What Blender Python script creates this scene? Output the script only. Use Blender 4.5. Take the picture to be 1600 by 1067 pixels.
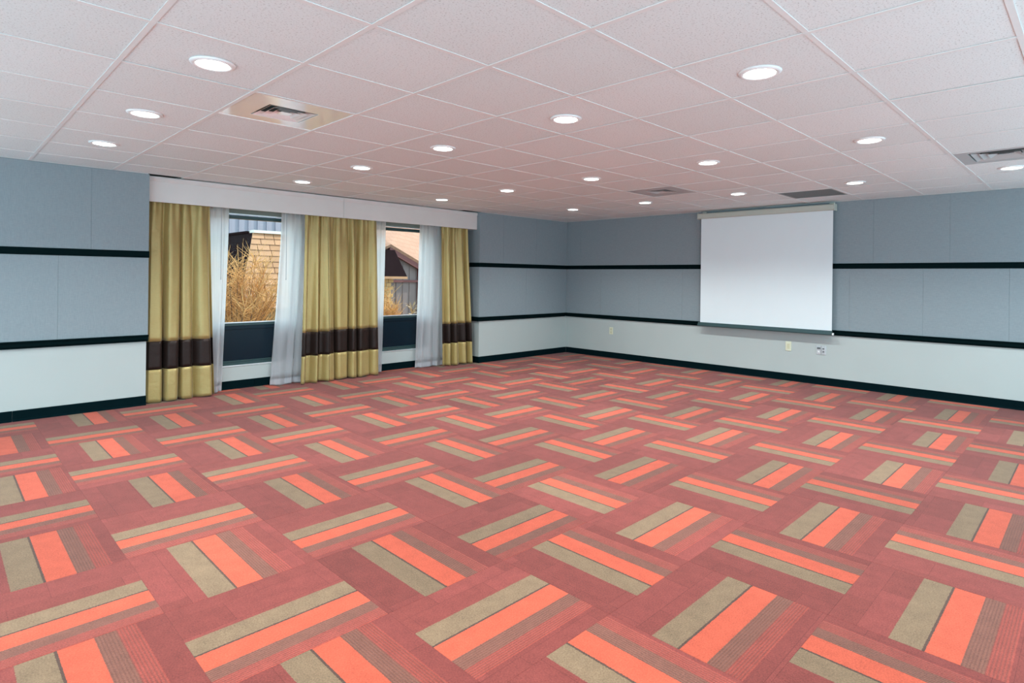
import bpy, bmesh, math, random
from mathutils import Vector, Matrix
random.seed(7)
S = bpy.context.scene
for o in list(bpy.data.objects): bpy.data.objects.remove(o)
COL = S.collection

# ------------------------------------------------------------------ camera
EYE = 1.313
F_PX, CX, CY = 916.1, 830.0, 433.5
cam_d = bpy.data.cameras.new('camera'); cam = bpy.data.objects.new('camera', cam_d); COL.objects.link(cam)
cam_d.sensor_fit = 'HORIZONTAL'; cam_d.sensor_width = 36.0
cam_d.lens = F_PX * 36.0 / 1600.0
cam_d.shift_x = (800.0 - CX) / 1600.0
cam_d.shift_y = -(533.5 - CY) / 1600.0
cam_d.clip_start = 0.05; cam_d.clip_end = 300
YAW, ROLL = 0.7977, 0.0115
cam.matrix_world = (Matrix.Translation((0, 0, EYE)) @ Matrix.Rotation(-YAW, 4, 'Z')
                    @ Matrix.Rotation(math.pi/2, 4, 'X') @ Matrix.Rotation(ROLL, 4, 'Z'))
S.camera = cam

# ------------------------------------------------------------------ world, sun, exposure
S.view_settings.view_transform = 'Standard'; S.view_settings.look = 'None'
S.view_settings.gamma = 1.0; S.view_settings.use_curve_mapping = False
S.view_settings.exposure = 0.0
W = bpy.data.worlds.new('sky'); S.world = W; W.use_nodes = True
bg = W.node_tree.nodes['Background']
bg.inputs['Color'].default_value = (0.60, 0.86, 0.98, 1); bg.inputs['Strength'].default_value = 3.0
sun_d = bpy.data.lights.new('sun', 'SUN'); sun_d.energy = 5.5; sun_d.angle = 0.01; sun_d.color = (1.0, 0.93, 0.82)
sun = bpy.data.objects.new('sun', sun_d); COL.objects.link(sun)
sun.rotation_euler = Vector((-1.0, 0.32, -0.9)).to_track_quat('-Z', 'Y').to_euler()
LAMP_WATT, LENS_GLOW = 122.0, 12.0
LAMP_COLOR = (0.90, 1.0, 0.99)

# ------------------------------------------------------------------ room numbers
H = 2.298
XW, YW = 7.877, 6.809           # screen wall, window-side wall
XB, YB = -1.226, -0.974         # the room is modelled to just behind the viewpoint
RX0, RX1, RY = 1.505, 5.85, 7.11  # window recess
TILE = 0.6096; GX, GY = -0.0065, 2.6833   # ceiling lattice origin
Z1A, Z1B, Z2A, Z2B, ZB = 1.465, 1.53, 0.635, 0.70, 0.095

# ------------------------------------------------------------------ node helpers
def new_mat(name):
    m = bpy.data.materials.new(name); m.use_nodes = True
    nt = m.node_tree; b = nt.nodes['Principled BSDF']
    return m, nt, b
def nd(nt, t, **kw):
    n = nt.nodes.new(t)
    for k, v in kw.items(): setattr(n, k, v)
    return n
def lk(nt, a, b): nt.links.new(a, b)
def mth(nt, op, a, b=None, c=None):
    n = nt.nodes.new('ShaderNodeMath'); n.operation = op
    for i, v in enumerate((a, b, c)):
        if v is None: continue
        if isinstance(v, (int, float)): n.inputs[i].default_value = v
        else: nt.links.new(v, n.inputs[i])
    return n.outputs[0]
def mixc(nt, fac, a, b, blend='MIX'):
    n = nt.nodes.new('ShaderNodeMix'); n.data_type = 'RGBA'; n.blend_type = blend
    for idx, v in ((0, fac), (6, a), (7, b)):
        if isinstance(v, (int, float)): n.inputs[idx].default_value = v
        elif isinstance(v, tuple): n.inputs[idx].default_value = (*v, 1) if len(v) == 3 else v
        else: nt.links.new(v, n.inputs[idx])
    return n.outputs[2]
def plain(name, col, rough=0.5, metal=0.0, noise=0.0, nscale=30.0, bump=0.0, bscale=120.0, spec=None, sheen=0.0):
    m, nt, b = new_mat(name)
    b.inputs['Base Color'].default_value = (*col, 1); b.inputs['Roughness'].default_value = rough
    b.inputs['Metallic'].default_value = metal
    if spec is not None: b.inputs['Specular IOR Level'].default_value = spec
    if sheen: b.inputs['Sheen Weight'].default_value = sheen
    tc = nd(nt, 'ShaderNodeTexCoord')
    if noise:
        n = nd(nt, 'ShaderNodeTexNoise'); n.inputs['Scale'].default_value = nscale; n.inputs['Detail'].default_value = 4
        lk(nt, tc.outputs['Object'], n.inputs['Vector'])
        v = mth(nt, 'MULTIPLY_ADD', n.outputs['Fac'], noise*2, 1-noise)
        cv = nd(nt, 'ShaderNodeCombineColor')
        for i in range(3): lk(nt, v, cv.inputs[i])
        lk(nt, mixc(nt, 1.0, col, cv.outputs[0], 'MULTIPLY'), b.inputs['Base Color'])
    if bump:
        n = nd(nt, 'ShaderNodeTexNoise'); n.inputs['Scale'].default_value = bscale; n.inputs['Detail'].default_value = 3
        lk(nt, tc.outputs['Object'], n.inputs['Vector'])
        bp = nd(nt, 'ShaderNodeBump'); bp.inputs['Strength'].default_value = bump; bp.inputs['Distance'].default_value = 0.003
        lk(nt, n.outputs['Fac'], bp.inputs['Height']); lk(nt, bp.outputs[0], b.inputs['Normal'])
    return m

def emission(name, col, strength):
    m, nt, b = new_mat(name)
    b.inputs['Base Color'].default_value = (*col, 1)
    b.inputs['Emission Color'].default_value = (*col, 1); b.inputs['Emission Strength'].default_value = strength
    return m

# --- carpet: strips across a tile, start of the strip set per tile
TX, TY = 0.612, 0.607
def carpet_material():
    m, nt, b = new_mat('carpet')
    tc = nd(nt, 'ShaderNodeTexCoord'); sp = nd(nt, 'ShaderNodeSeparateXYZ'); lk(nt, tc.outputs['Object'], sp.inputs[0])
    at = nd(nt, 'ShaderNodeAttribute', attribute_type='OBJECT', attribute_name='strip_start')
    oi = nd(nt, 'ShaderNodeObjectInfo')
    t = mth(nt, 'SUBTRACT', 0.5, mth(nt, 'DIVIDE', sp.outputs[1], 0.6095))
    # slightly wavering strip edges
    wn = nd(nt, 'ShaderNodeTexNoise'); wn.inputs['Scale'].default_value = 190; lk(nt, tc.outputs['Object'], wn.inputs['Vector'])
    wob = mth(nt, 'MULTIPLY_ADD', wn.outputs['Fac'], 0.014, -0.007)
    d = mth(nt, 'ADD', mth(nt, 'SUBTRACT', t, at.outputs['Fac']), wob)
    v = mth(nt, 'DIVIDE', mth(nt, 'ADD', d, 0.5), 1.25)
    rp = nd(nt, 'ShaderNodeValToRGB'); cr = rp.color_ramp; cr.interpolation = 'CONSTANT'
    stops = [(-0.5, MAUVE), (0.0, TAN), (0.172, DARK), (0.186, CORAL), (0.358, GREYS), (0.462, REDS), (0.565, MAUVE)]
    while len(cr.elements) < len(stops): cr.elements.new(0.5)
    for e, (p, c) in zip(cr.elements, stops): e.position = (p+0.5)/1.25; e.color = (*c, 1)
    lk(nt, v, rp.inputs[0])
    # fine corduroy lines inside the last two strips
    lines = mth(nt, 'SINE', mth(nt, 'MULTIPLY', d, 2*math.pi/0.0172))
    lm = mth(nt, 'MULTIPLY', mth(nt, 'GREATER_THAN', d, 0.358), mth(nt, 'LESS_THAN', d, 0.565))
    lf = mth(nt, 'MULTIPLY', lm, mth(nt, 'MULTIPLY_ADD', lines, 0.28, 0.28))
    col = mixc(nt, lf, rp.outputs[0], LINES)
    # softer woven blocks in the plain part
    bk = nd(nt, 'ShaderNodeTexBrick'); bk.offset = 0.37; bk.squash = 1.0
    bk.inputs['Scale'].default_value = 1.0; bk.inputs['Mortar Size'].default_value = 0.0012
    bk.inputs['Brick Width'].default_value = 0.37; bk.inputs['Row Height'].default_value = 0.155
    bk.inputs['Color1'].default_value = (1.07, 1.06, 1.08, 1); bk.inputs['Color2'].default_value = (0.90, 0.90, 0.89, 1)
    bk.inputs['Mortar'].default_value = (0.72, 0.70, 0.70, 1)
    off = nd(nt, 'ShaderNodeVectorMath', operation='ADD'); lk(nt, tc.outputs['Object'], off.inputs[0])
    cb = nd(nt, 'ShaderNodeCombineXYZ'); lk(nt, mth(nt, 'MULTIPLY', oi.outputs['Random'], 7.0), cb.inputs[0]); lk(nt, mth(nt, 'MULTIPLY', oi.outputs['Random'], 31.0), cb.inputs[1])
    lk(nt, cb.outputs[0], off.inputs[1]); lk(nt, off.outputs[0], bk.inputs['Vector'])
    plainmask = mth(nt, 'SUBTRACT', 1.0, mth(nt, 'MULTIPLY', mth(nt, 'GREATER_THAN', d, 0.0), mth(nt, 'LESS_THAN', d, 0.565)))
    col = mixc(nt, plainmask, col, mixc(nt, 1.0, col, bk.outputs['Color'], 'MULTIPLY'))
    # mottling of the pile
    n1 = nd(nt, 'ShaderNodeTexNoise'); n1.inputs['Scale'].default_value = 13; n1.inputs['Roughness'].default_value = 0.7; n1.inputs['Detail'].default_value = 5
    lk(nt, off.outputs[0], n1.inputs['Vector'])
    n2 = nd(nt, 'ShaderNodeTexNoise'); n2.inputs['Scale'].default_value = 170; n2.inputs['Detail'].default_value = 3
    lk(nt, tc.outputs['Object'], n2.inputs['Vector'])
    k = mth(nt, 'ADD', mth(nt, 'MULTIPLY_ADD', n1.outputs['Fac'], 0.62, 0.69), mth(nt, 'MULTIPLY_ADD', n2.outputs['Fac'], 1.1, -0.55))
    k = mth(nt, 'MULTIPLY', k, mth(nt, 'MULTIPLY_ADD', oi.outputs['Random'], 0.30, 0.85))
    cv = nd(nt, 'ShaderNodeCombineColor')
    for i in range(3): lk(nt, k, cv.inputs[i])
    col = mixc(nt, 1.0, col, cv.outputs[0], 'MULTIPLY')
    lk(nt, col, b.inputs['Base Color'])
    b.inputs['Roughness'].default_value = 0.9; b.inputs['Specular IOR Level'].default_value = 0.15
    b.inputs['Sheen Weight'].default_value = 0.12; b.inputs['Sheen Roughness'].default_value = 0.4
    hgt = mth(nt, 'ADD', mth(nt, 'MULTIPLY', n2.outputs['Fac'], 0.6), mth(nt, 'MULTIPLY', lm, mth(nt, 'MULTIPLY', lines, 0.4)))
    bp = nd(nt, 'ShaderNodeBump'); bp.inputs['Strength'].default_value = 0.5; bp.inputs['Distance'].default_value = 0.003
    lk(nt, hgt, bp.inputs['Height']); lk(nt, bp.outputs[0], b.inputs['Normal'])
    return m
MAUVE = (0.183, 0.039, 0.032); TAN = (0.178, 0.113, 0.068); DARK = (0.075, 0.04, 0.03)
CORAL = (0.43, 0.074, 0.040); GREYS = (0.178, 0.070, 0.048); REDS = (0.275, 0.052, 0.038); LINES = (0.105, 0.034, 0.027)

def ceiling_tile_material():
    m, nt, b = new_mat('mineral_fibre')
    tc = nd(nt, 'ShaderNodeTexCoord'); oi = nd(nt, 'ShaderNodeObjectInfo')
    off = nd(nt, 'ShaderNodeVectorMath', operation='ADD'); lk(nt, tc.outputs['Object'], off.inputs[0])
    cb = nd(nt, 'ShaderNodeCombineXYZ'); lk(nt, mth(nt, 'MULTIPLY', oi.outputs['Random'], 19.0), cb.inputs[0]); lk(nt, cb.outputs[0], off.inputs[1])
    n = nd(nt, 'ShaderNodeTexNoise'); n.inputs['Scale'].default_value = 120; n.inputs['Detail'].default_value = 3; n.inputs['Roughness'].default_value = 0.65
    lk(nt, off.outputs[0], n.inputs['Vector'])
    rp = nd(nt, 'ShaderNodeValToRGB'); rp.color_ramp.elements[0].position = 0.33; rp.color_ramp.elements[1].position = 0.44
    rp.color_ramp.elements[0].color = (0.66, 0.65, 0.64, 1); rp.color_ramp.elements[1].color = (1, 1, 1, 1)
    lk(nt, n.outputs['Fac'], rp.inputs[0])
    base = mixc(nt, mth(nt, 'MULTIPLY', oi.outputs['Random'], 1.0), (0.75, 0.81, 0.81), (0.80, 0.85, 0.85))
    lk(nt, mixc(nt, 1.0, base, rp.outputs[0], 'MULTIPLY'), b.inputs['Base Color'])
    b.inputs['Roughness'].default_value = 0.95; b.inputs['Specular IOR Level'].default_value = 0.1
    bp = nd(nt, 'ShaderNodeBump'); bp.inputs['Strength'].default_value = 0.3; bp.inputs['Distance'].default_value = 0.003
    lk(nt, rp.outputs[0], bp.inputs['Height']); lk(nt, bp.outputs[0], b.inputs['Normal'])
    return m

def fabric_panel_material():
    m, nt, b = new_mat('panel_fabric')
    tc = nd(nt, 'ShaderNodeTexCoord')
    mp = nd(nt, 'ShaderNodeMapping'); mp.inputs['Scale'].default_value = (25, 25, 300); lk(nt, tc.outputs['Object'], mp.inputs[0])
    mp2 = nd(nt, 'ShaderNodeMapping'); mp2.inputs['Scale'].default_value = (300, 300, 25); lk(nt, tc.outputs['Object'], mp2.inputs[0])
    a = nd(nt, 'ShaderNodeTexNoise'); a.inputs['Scale'].default_value = 1; lk(nt, mp.outputs[0], a.inputs['Vector'])
    c = nd(nt, 'ShaderNodeTexNoise'); c.inputs['Scale'].default_value = 1; lk(nt, mp2.outputs[0], c.inputs['Vector'])
    w = mth(nt, 'ADD', a.outputs['Fac'], c.outputs['Fac'])
    lk(nt, mixc(nt, mth(nt, 'MULTIPLY_ADD', w, 0.9, -0.4), (0.225, 0.275, 0.30), (0.31, 0.36, 0.39)), b.inputs['Base Color'])
    b.inputs['Roughness'].default_value = 0.9; b.inputs['Specular IOR Level'].default_value = 0.15
    bp = nd(nt, 'ShaderNodeBump'); bp.inputs['Strength'].default_value = 0.25; bp.inputs['Distance'].default_value = 0.002
    lk(nt, w, bp.inputs['Height']); lk(nt, bp.outputs[0], b.inputs['Normal'])
    return m

def sheer_material():
    m, nt, b = new_mat('sheer_voile')
    out = nt.nodes['Material Output']
    tr = nd(nt, 'ShaderNodeBsdfTransparent'); tl = nd(nt, 'ShaderNodeBsdfTranslucent'); df = nd(nt, 'ShaderNodeBsdfDiffuse')
    tr.inputs[0].default_value = (0.95, 0.97, 1.0, 1)
    tl.inputs[0].default_value = (0.98, 0.96, 0.96, 1); df.inputs[0].default_value = (0.86, 0.89, 0.93, 1)
    m1 = nd(nt, 'ShaderNodeMixShader'); m1.inputs[0].default_value = 0.27; lk(nt, tl.outputs[0], m1.inputs[1]); lk(nt, df.outputs[0], m1.inputs[2])
    m2 = nd(nt, 'ShaderNodeMixShader'); lk(nt, tr.outputs[0], m2.inputs[1]); lk(nt, m1.outputs[0], m2.inputs[2])
    tc = nd(nt, 'ShaderNodeTexCoord'); mp = nd(nt, 'ShaderNodeMapping'); mp.inputs['Scale'].default_value = (90, 90, 1.5); lk(nt, tc.outputs['Object'], mp.inputs[0])
    n = nd(nt, 'ShaderNodeTexNoise'); n.inputs['Scale'].default_value = 1; lk(nt, mp.outputs[0], n.inputs['Vector'])
    lk(nt, mth(nt, 'MULTIPLY_ADD', n.outputs['Fac'], 0.16, 0.74), m2.inputs[0])
    lk(nt, m2.outputs[0], out.inputs[0])
    return m

def glass_material():
    m, nt, b = new_mat('window_glass')
    out = nt.nodes['Material Output']
    tr = nd(nt, 'ShaderNodeBsdfTransparent'); gl = nd(nt, 'ShaderNodeBsdfGlossy'); gl.inputs['Roughness'].default_value = 0.02
    tr.inputs[0].default_value = (0.97, 0.99, 0.98, 1)
    fr = nd(nt, 'ShaderNodeFresnel'); fr.inputs[0].default_value = 1.1
    mx = nd(nt, 'ShaderNodeMixShader'); lk(nt, fr.outputs[0], mx.inputs[0]); lk(nt, tr.outputs[0], mx.inputs[1]); lk(nt, gl.outputs[0], mx.inputs[2])
    lk(nt, mx.outputs[0], out.inputs[0])
    return m

def satin(name, c1, c2, rough=0.38, sheen=0.15, spec=0.55):
    m, nt, b = new_mat(name)
    tc = nd(nt, 'ShaderNodeTexCoord'); mp = nd(nt, 'ShaderNodeMapping'); mp.inputs['Scale'].default_value = (35, 35, 260); lk(nt, tc.outputs['Object'], mp.inputs[0])
    n = nd(nt, 'ShaderNodeTexNoise'); n.inputs['Scale'].default_value = 1; n.inputs['Detail'].default_value = 3; lk(nt, mp.outputs[0], n.inputs['Vector'])
    lk(nt, mixc(nt, n.outputs['Fac'], c1, c2), b.inputs['Base Color'])
    b.inputs['Roughness'].default_value = rough; b.inputs['Specular IOR Level'].default_value = spec
    b.inputs['Sheen Weight'].default_value = sheen
    b.inputs['Metallic'].default_value = 0.3
    n2 = nd(nt, 'ShaderNodeTexNoise'); n2.inputs['Scale'].default_value = 7; n2.inputs['Detail'].default_value = 4; lk(nt, tc.outputs['Object'], n2.inputs['Vector'])
    bp = nd(nt, 'ShaderNodeBump'); bp.inputs['Strength'].default_value = 0.35; bp.inputs['Distance'].default_value = 0.03
    lk(nt, n2.outputs['Fac'], bp.inputs['Height']); lk(nt, bp.outputs[0], b.inputs['Normal'])
    return m

def roof_material(name, c1, c2, cm):
    m, nt, b = new_mat(name)
    tc = nd(nt, 'ShaderNodeTexCoord')
    bk = nd(nt, 'ShaderNodeTexBrick'); bk.inputs['Scale'].default_value = 1.0; bk.inputs['Mortar Size'].default_value = 0.008
    bk.inputs['Brick Width'].default_value = 0.26; bk.inputs['Row Height'].default_value = 0.13
    bk.inputs['Color1'].default_value = (*c1, 1); bk.inputs['Color2'].default_value = (*c2, 1); bk.inputs['Mortar'].default_value = (*cm, 1)
    lk(nt, tc.outputs['UV'], bk.inputs['Vector'])
    n = nd(nt, 'ShaderNodeTexNoise'); n.inputs['Scale'].default_value = 14; lk(nt, tc.outputs['Object'], n.inputs['Vector'])
    lk(nt, mixc(nt, mth(nt, 'MULTIPLY', n.outputs['Fac'], 0.35), bk.outputs['Color'], cm), b.inputs['Base Color'])
    b.inputs['Roughness'].default_value = 0.9
    return m

M = {}
M['carpet'] = carpet_material()
M['screed'] = plain('floor_screed', (0.16, 0.08, 0.07), 0.9, noise=0.1)
M['ctile'] = ceiling_tile_material()
M['plenum'] = plain('plenum', (0.25, 0.25, 0.25), 0.9, noise=0.1)
M['tee'] = plain('tee_enamel', (0.80, 0.81, 0.80), 0.45, noise=0.04)
M['paint'] = plain('wall_paint', (0.47, 0.52, 0.51), 0.6, noise=0.03, nscale=3, bump=0.08, bscale=220)
M['panel'] = fabric_panel_material()
M['black'] = plain('black_trim', (0.0012, 0.0075, 0.0088), 0.65, noise=0.15, nscale=12, spec=0.03)
M['base'] = plain('vinyl_base', (0.0012, 0.009, 0.0115), 0.65, noise=0.15, nscale=9, spec=0.03)
M['valance'] = plain('valance_paint', (0.70, 0.67, 0.65), 0.35, noise=0.04, nscale=5)
M['gold'] = satin('gold_satin', (0.40, 0.295, 0.105), (0.47, 0.36, 0.14))
M['brown'] = satin('brown_satin', (0.020, 0.011, 0.009), (0.030, 0.017, 0.014), 0.45, 0.02, 0.3)
M['sheer'] = sheer_material()
M['glass'] = glass_material()
M['frame'] = plain('window_frame', (0.018, 0.055, 0.058), 0.35, noise=0.1)
M['spandrel'] = plain('spandrel_enamel', (0.0008, 0.011, 0.021), 0.25, noise=0.1, nscale=3, spec=0.2)
M['alu'] = plain('bright_aluminium', (0.75, 0.80, 0.82), 0.3, 0.6, noise=0.05)
M['shade'] = plain('shade_cloth', (0.20, 0.23, 0.20), 0.8, noise=0.1)
M['wand'] = plain('grey_wand', (0.36, 0.38, 0.42), 0.4, noise=0.05)
M['screen'] = plain('screen_vinyl', (0.76, 0.83, 0.86), 0.85, noise=0.015, nscale=4, spec=0.1)
M['casing'] = plain('screen_casing', (0.50, 0.52, 0.46), 0.45, noise=0.04)
M['bar'] = plain('screen_bar', (0.03, 0.07, 0.075), 0.35, noise=0.1)
M['ivory'] = plain('ivory_plastic', (0.72, 0.72, 0.55), 0.4, noise=0.03)
M['ivory_dk'] = plain('ivory_insert', (0.62, 0.61, 0.42), 0.4, noise=0.03)
M['steel'] = plain('brushed_steel', (0.62, 0.66, 0.68), 0.35, 0.7, noise=0.08, nscale=60)
M['socket'] = plain('socket_grey', (0.12, 0.14, 0.15), 0.5, noise=0.1)
M['lens'] = emission('lamp_lens', LAMP_COLOR, LENS_GLOW)
M['ring'] = plain('lamp_trim', (0.86, 0.87, 0.87), 0.35, noise=0.02)
M['vent_white'] = plain('vent_enamel_white', (0.93, 0.95, 0.94), 0.10, 0.22, noise=0.02, spec=0.7)
M['vent_grey'] = plain('vent_enamel_grey', (0.50, 0.51, 0.51), 0.35, noise=0.05)
M['vent_dark'] = plain('vent_throat', (0.03, 0.045, 0.045), 0.7, noise=0.1)
M['grille'] = plain('grille_grey', (0.30, 0.31, 0.30), 0.5, noise=0.06)
M['twig'] = plain('dry_twig', (0.62, 0.33, 0.13), 0.8, noise=0.75, nscale=16, spec=0.1)
M['twig2'] = plain('pale_plume', (0.45, 0.33, 0.22), 0.8, noise=0.2, nscale=9)
M['branch'] = plain('dark_branch', (0.11, 0.06, 0.04), 0.9, noise=0.2)
M['soil'] = plain('outdoor_ground', (0.33, 0.25, 0.17), 0.95, noise=0.3, nscale=2)
M['shingle'] = plain('tan_shingle', (0.36, 0.185, 0.10), 0.9, noise=0.18, nscale=6)
M['shingle_b'] = plain('tan_shingle_light', (0.41, 0.215, 0.12), 0.9, noise=0.18, nscale=6)
M['shingle_bed'] = plain('shingle_bed', (0.36, 0.22, 0.16), 0.9, noise=0.1)
M['roof_tan'] = roof_material('roof_tan', (0.36, 0.19, 0.13), (0.33, 0.17, 0.115), (0.27, 0.13, 0.085))
M['roof_dark_and_shaded'] = plain('roof_dark_and_shaded', (0.016, 0.009, 0.010), 0.95, noise=0.25, nscale=8, spec=0.0)  # dark canopy colour; also paints in shade on the mansard's left side
M['flash'] = plain('white_flashing', (0.6, 0.55, 0.5), 0.5, noise=0.03)
M['clad'] = plain('blue_cladding', (0.30, 0.29, 0.36), 0.5, noise=0.06)
M['redtrim'] = plain('dark_red_trim', (0.115, 0.024, 0.022), 0.6, noise=0.1)
M['pinkpipe'] = plain('pink_pipe', (0.72, 0.36, 0.33), 0.5, noise=0.06)
M['greywall'] = plain('grey_siding', (0.17, 0.125, 0.125), 0.8, noise=0.06)
M['stone'] = plain('tan_brick', (0.40, 0.24, 0.11), 0.9, noise=0.25, nscale=12)

# ------------------------------------------------------------------ mesh helpers
class MB:
    def __init__(s): s.v = []; s.f = []
    def box(s, x0, x1, y0, y1, z0, z1):
        n = len(s.v)
        s.v += [(x0,y0,z0),(x1,y0,z0),(x1,y1,z0),(x0,y1,z0),(x0,y0,z1),(x1,y0,z1),(x1,y1,z1),(x0,y1,z1)]
        s.f += [tuple(n+i for i in q) for q in ((0,3,2,1),(4,5,6,7),(0,1,5,4),(1,2,6,5),(2,3,7,6),(3,0,4,7))]
        return s
    def hexa(s, pts):      # 4 bottom (ccw), 4 top
        n = len(s.v); s.v += [tuple(p) for p in pts]
        s.f += [tuple(n+i for i in q) for q in ((0,3,2,1),(4,5,6,7),(0,1,5,4),(1,2,6,5),(2,3,7,6),(3,0,4,7))]
        return s
    def prism(s, prof, axis, a, b):   # closed 2-D profile swept along an axis
        n = len(s.v); k = len(prof)
        for t in (a, b):
            for (p, q) in prof:
                s.v.append({'x': (t, p, q), 'y': (p, t, q), 'z': (p, q, t)}[axis])
        s.f += [tuple(n+i for i in range(k))[::-1], tuple(n+k+i for i in range(k))]
        for i in range(k):
            j = (i+1) % k; s.f.append((n+i, n+j, n+k+j, n+k+i))
        return s
    def lathe(s, prof, c=(0, 0, 0), seg=32, cap=True):   # profile of (r, z)
        n = len(s.v); k = len(prof)
        for i in range(seg):
            a = 2*math.pi*i/seg
            for (r, z) in prof: s.v.append((c[0]+r*math.cos(a), c[1]+r*math.sin(a), c[2]+z))
        for i in range(seg):
            j = (i+1) % seg
            for q in range(k-1): s.f.append((n+i*k+q, n+i*k+q+1, n+j*k+q+1, n+j*k+q))
        if cap:
            s.f.append(tuple(n+i*k for i in range(seg))); s.f.append(tuple(n+i*k+k-1 for i in range(seg))[::-1])
        return s
    def rod(s, p0, p1, r0, r1=None, seg=5):
        r1 = r0 if r1 is None else r1
        p0 = Vector(p0); p1 = Vector(p1); d = (p1-p0)
        if d.length < 1e-6: return s
        u = d.orthogonal().normalized(); w = d.normalized().cross(u); n = len(s.v)
        for p, r in ((p0, r0), (p1, r1)):
            for i in range(seg):
                a = 2*math.pi*i/seg; s.v.append(tuple(p+u*(r*math.cos(a))+w*(r*math.sin(a))))
        for i in range(seg):
            j = (i+1) % seg; s.f.append((n+i, n+j, n+seg+j, n+seg+i))
        s.f.append(tuple(n+i for i in range(seg))[::-1]); s.f.append(tuple(n+seg+i for i in range(seg)))
        return s
    def mesh(s, name, mat, bevel=0.0, smooth=False, fix=True):
        me = bpy.data.meshes.new(name); me.from_pydata(s.v, [], s.f)
        if bevel or fix:
            bm = bmesh.new(); bm.from_mesh(me)
            if bevel:
                bmesh.ops.bevel(bm, geom=list(bm.edges), offset=bevel, segments=1, affect='EDGES', clamp_overlap=True)
            bmesh.ops.recalc_face_normals(bm, faces=bm.faces[:]); bm.to_mesh(me); bm.free()
        me.materials.append(M[mat] if isinstance(mat, str) else mat)
        if smooth:
            for p in me.polygons: p.use_smooth = True
        return me
    def build(s, name, mat, parent=None, bevel=0.0, smooth=False, fix=True):
        return link(name, s.mesh(name, mat, bevel, smooth, fix), parent)
def link(name, me, parent=None, loc=None, rz=0.0):
    o = bpy.data.objects.new(name, me); COL.objects.link(o)
    if parent is not None: o.parent = parent
    if loc is not None: o.location = loc
    if rz: o.rotation_euler.z = rz
    return o
def tag(o, label=None, cat=None, group=None, kind=None):
    if label: o['label'] = label
    if cat: o['category'] = cat
    if group: o['group'] = group
    if kind: o['kind'] = kind
    return o
def empty(name, loc=(0, 0, 0), rz=0.0):
    o = bpy.data.objects.new(name, None); COL.objects.link(o); o.location = loc; o.rotation_euler.z = rz
    o.empty_display_size = 0.1
    return o
def struct(o, label, cat): return tag(o, label, cat, kind='structure')

# ================================================================== FLOOR
floor = MB().box(XB-0.2, XW+0.2, YB-0.2, RY+0.25, -0.20, -0.007).build('floor', 'screed')
struct(floor, 'floor of red mauve carpet tiles with tan and coral stripes', 'floor')
KX0, KY0 = 0.642, 0.765
starts = {(2,0):.316,(3,-1):.34,(4,0):.29,(6,0):.40,(8,0):.45,(10,0):.345,(-1,3):.425,(0,4):.41,(0,2):.427,(1,3):.38,(1,1):.295,
          (0,6):.27,(0,8):.44,(3,5):.35,(2,4):.40,(4,2):.28,(2,1):.305,(2,-1):.34,(4,-1):.353,(0,7):.26,(0,5):.39,(1,8):.24,(2,5):.25,
          (2,3):.426,(4,1):.35,(6,3):.43}
tile_cache = {}
def tile_mesh(x0, x1, y0, y1):
    key = tuple(round(v, 3) for v in (x0, x1, y0, y1))
    if key not in tile_cache:
        g, c, z0, z1 = 0.0002, 0.0007, -0.007, 0.0
        a = [(x0+g,y0+g),(x1-g,y0+g),(x1-g,y1-g),(x0+g,y1-g)]
        b = [(x0+g+c,y0+g+c),(x1-g-c,y0+g+c),(x1-g-c,y1-g-c),(x0+g+c,y1-g-c)]
        v = [(p[0],p[1],z0) for p in a]+[(p[0],p[1],z1-c*0.8) for p in a]+[(p[0],p[1],z1) for p in b]
        f = [(0,3,2,1),(8,9,10,11)]+[(i,(i+1)%4,4+(i+1)%4,4+i) for i in range(4)]+[(4+i,4+(i+1)%4,8+(i+1)%4,8+i) for i in range(4)]
        me = bpy.data.meshes.new('carpet_tile'); me.from_pydata(v, [], f); me.materials.append(M['carpet']); tile_cache[key] = me
    return tile_cache[key]
rnd = random.Random(11)
for kx in range(-6, 13):
    for ky in range(-6, 11):
        x0, x1 = KX0+TX*kx, KX0+TX*(kx+1); y0, y1 = KY0+TY*ky, KY0+TY*(ky+1)
        cx, cy = (x0+x1)/2, (y0+y1)/2
        ymax = YW
        if RX0 < x0 and x1 < RX1: ymax = RY-0.012
        elif x0 < RX1 and x1 > RX0 and y1 > YW: ymax = YW + 0.0
        a0, a1, b0, b1 = max(x0, XB), min(x1, XW), max(y0, YB), min(y1, ymax)
        s = starts.get((kx, ky), rnd.choice([.25, .28, .31, .34, .37, .40, .43]))
        if a1-a0 < 0.02 or b1-b0 < 0.02: continue
        if (kx+ky) % 2 == 0: me, rz = tile_mesh(a0-cx, a1-cx, b0-cy, b1-cy), 0.0
        else:
            # local x = world y, local -y = world x  (rotation of +90 degrees)
            me, rz = tile_mesh(b0-cy, b1-cy, -(a1-cx), -(a0-cx)), math.pi/2
        o = link('carpet_tile', me, floor, (cx, cy, 0), rz); o['strip_start'] = s
# small fillers of carpet at the two ends of the recess
for (a0, a1) in ((RX0, KX0+TX*2), (KX0+TX*8, RX1)):
    cx, cy = (a0+a1)/2, (YW+RY-0.012)/2
    o = link('carpet_tile', tile_mesh(a0-cx, a1-cx, YW-cy, RY-0.012-cy), floor, (cx, cy, 0)); o['strip_start'] = 0.6

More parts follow.
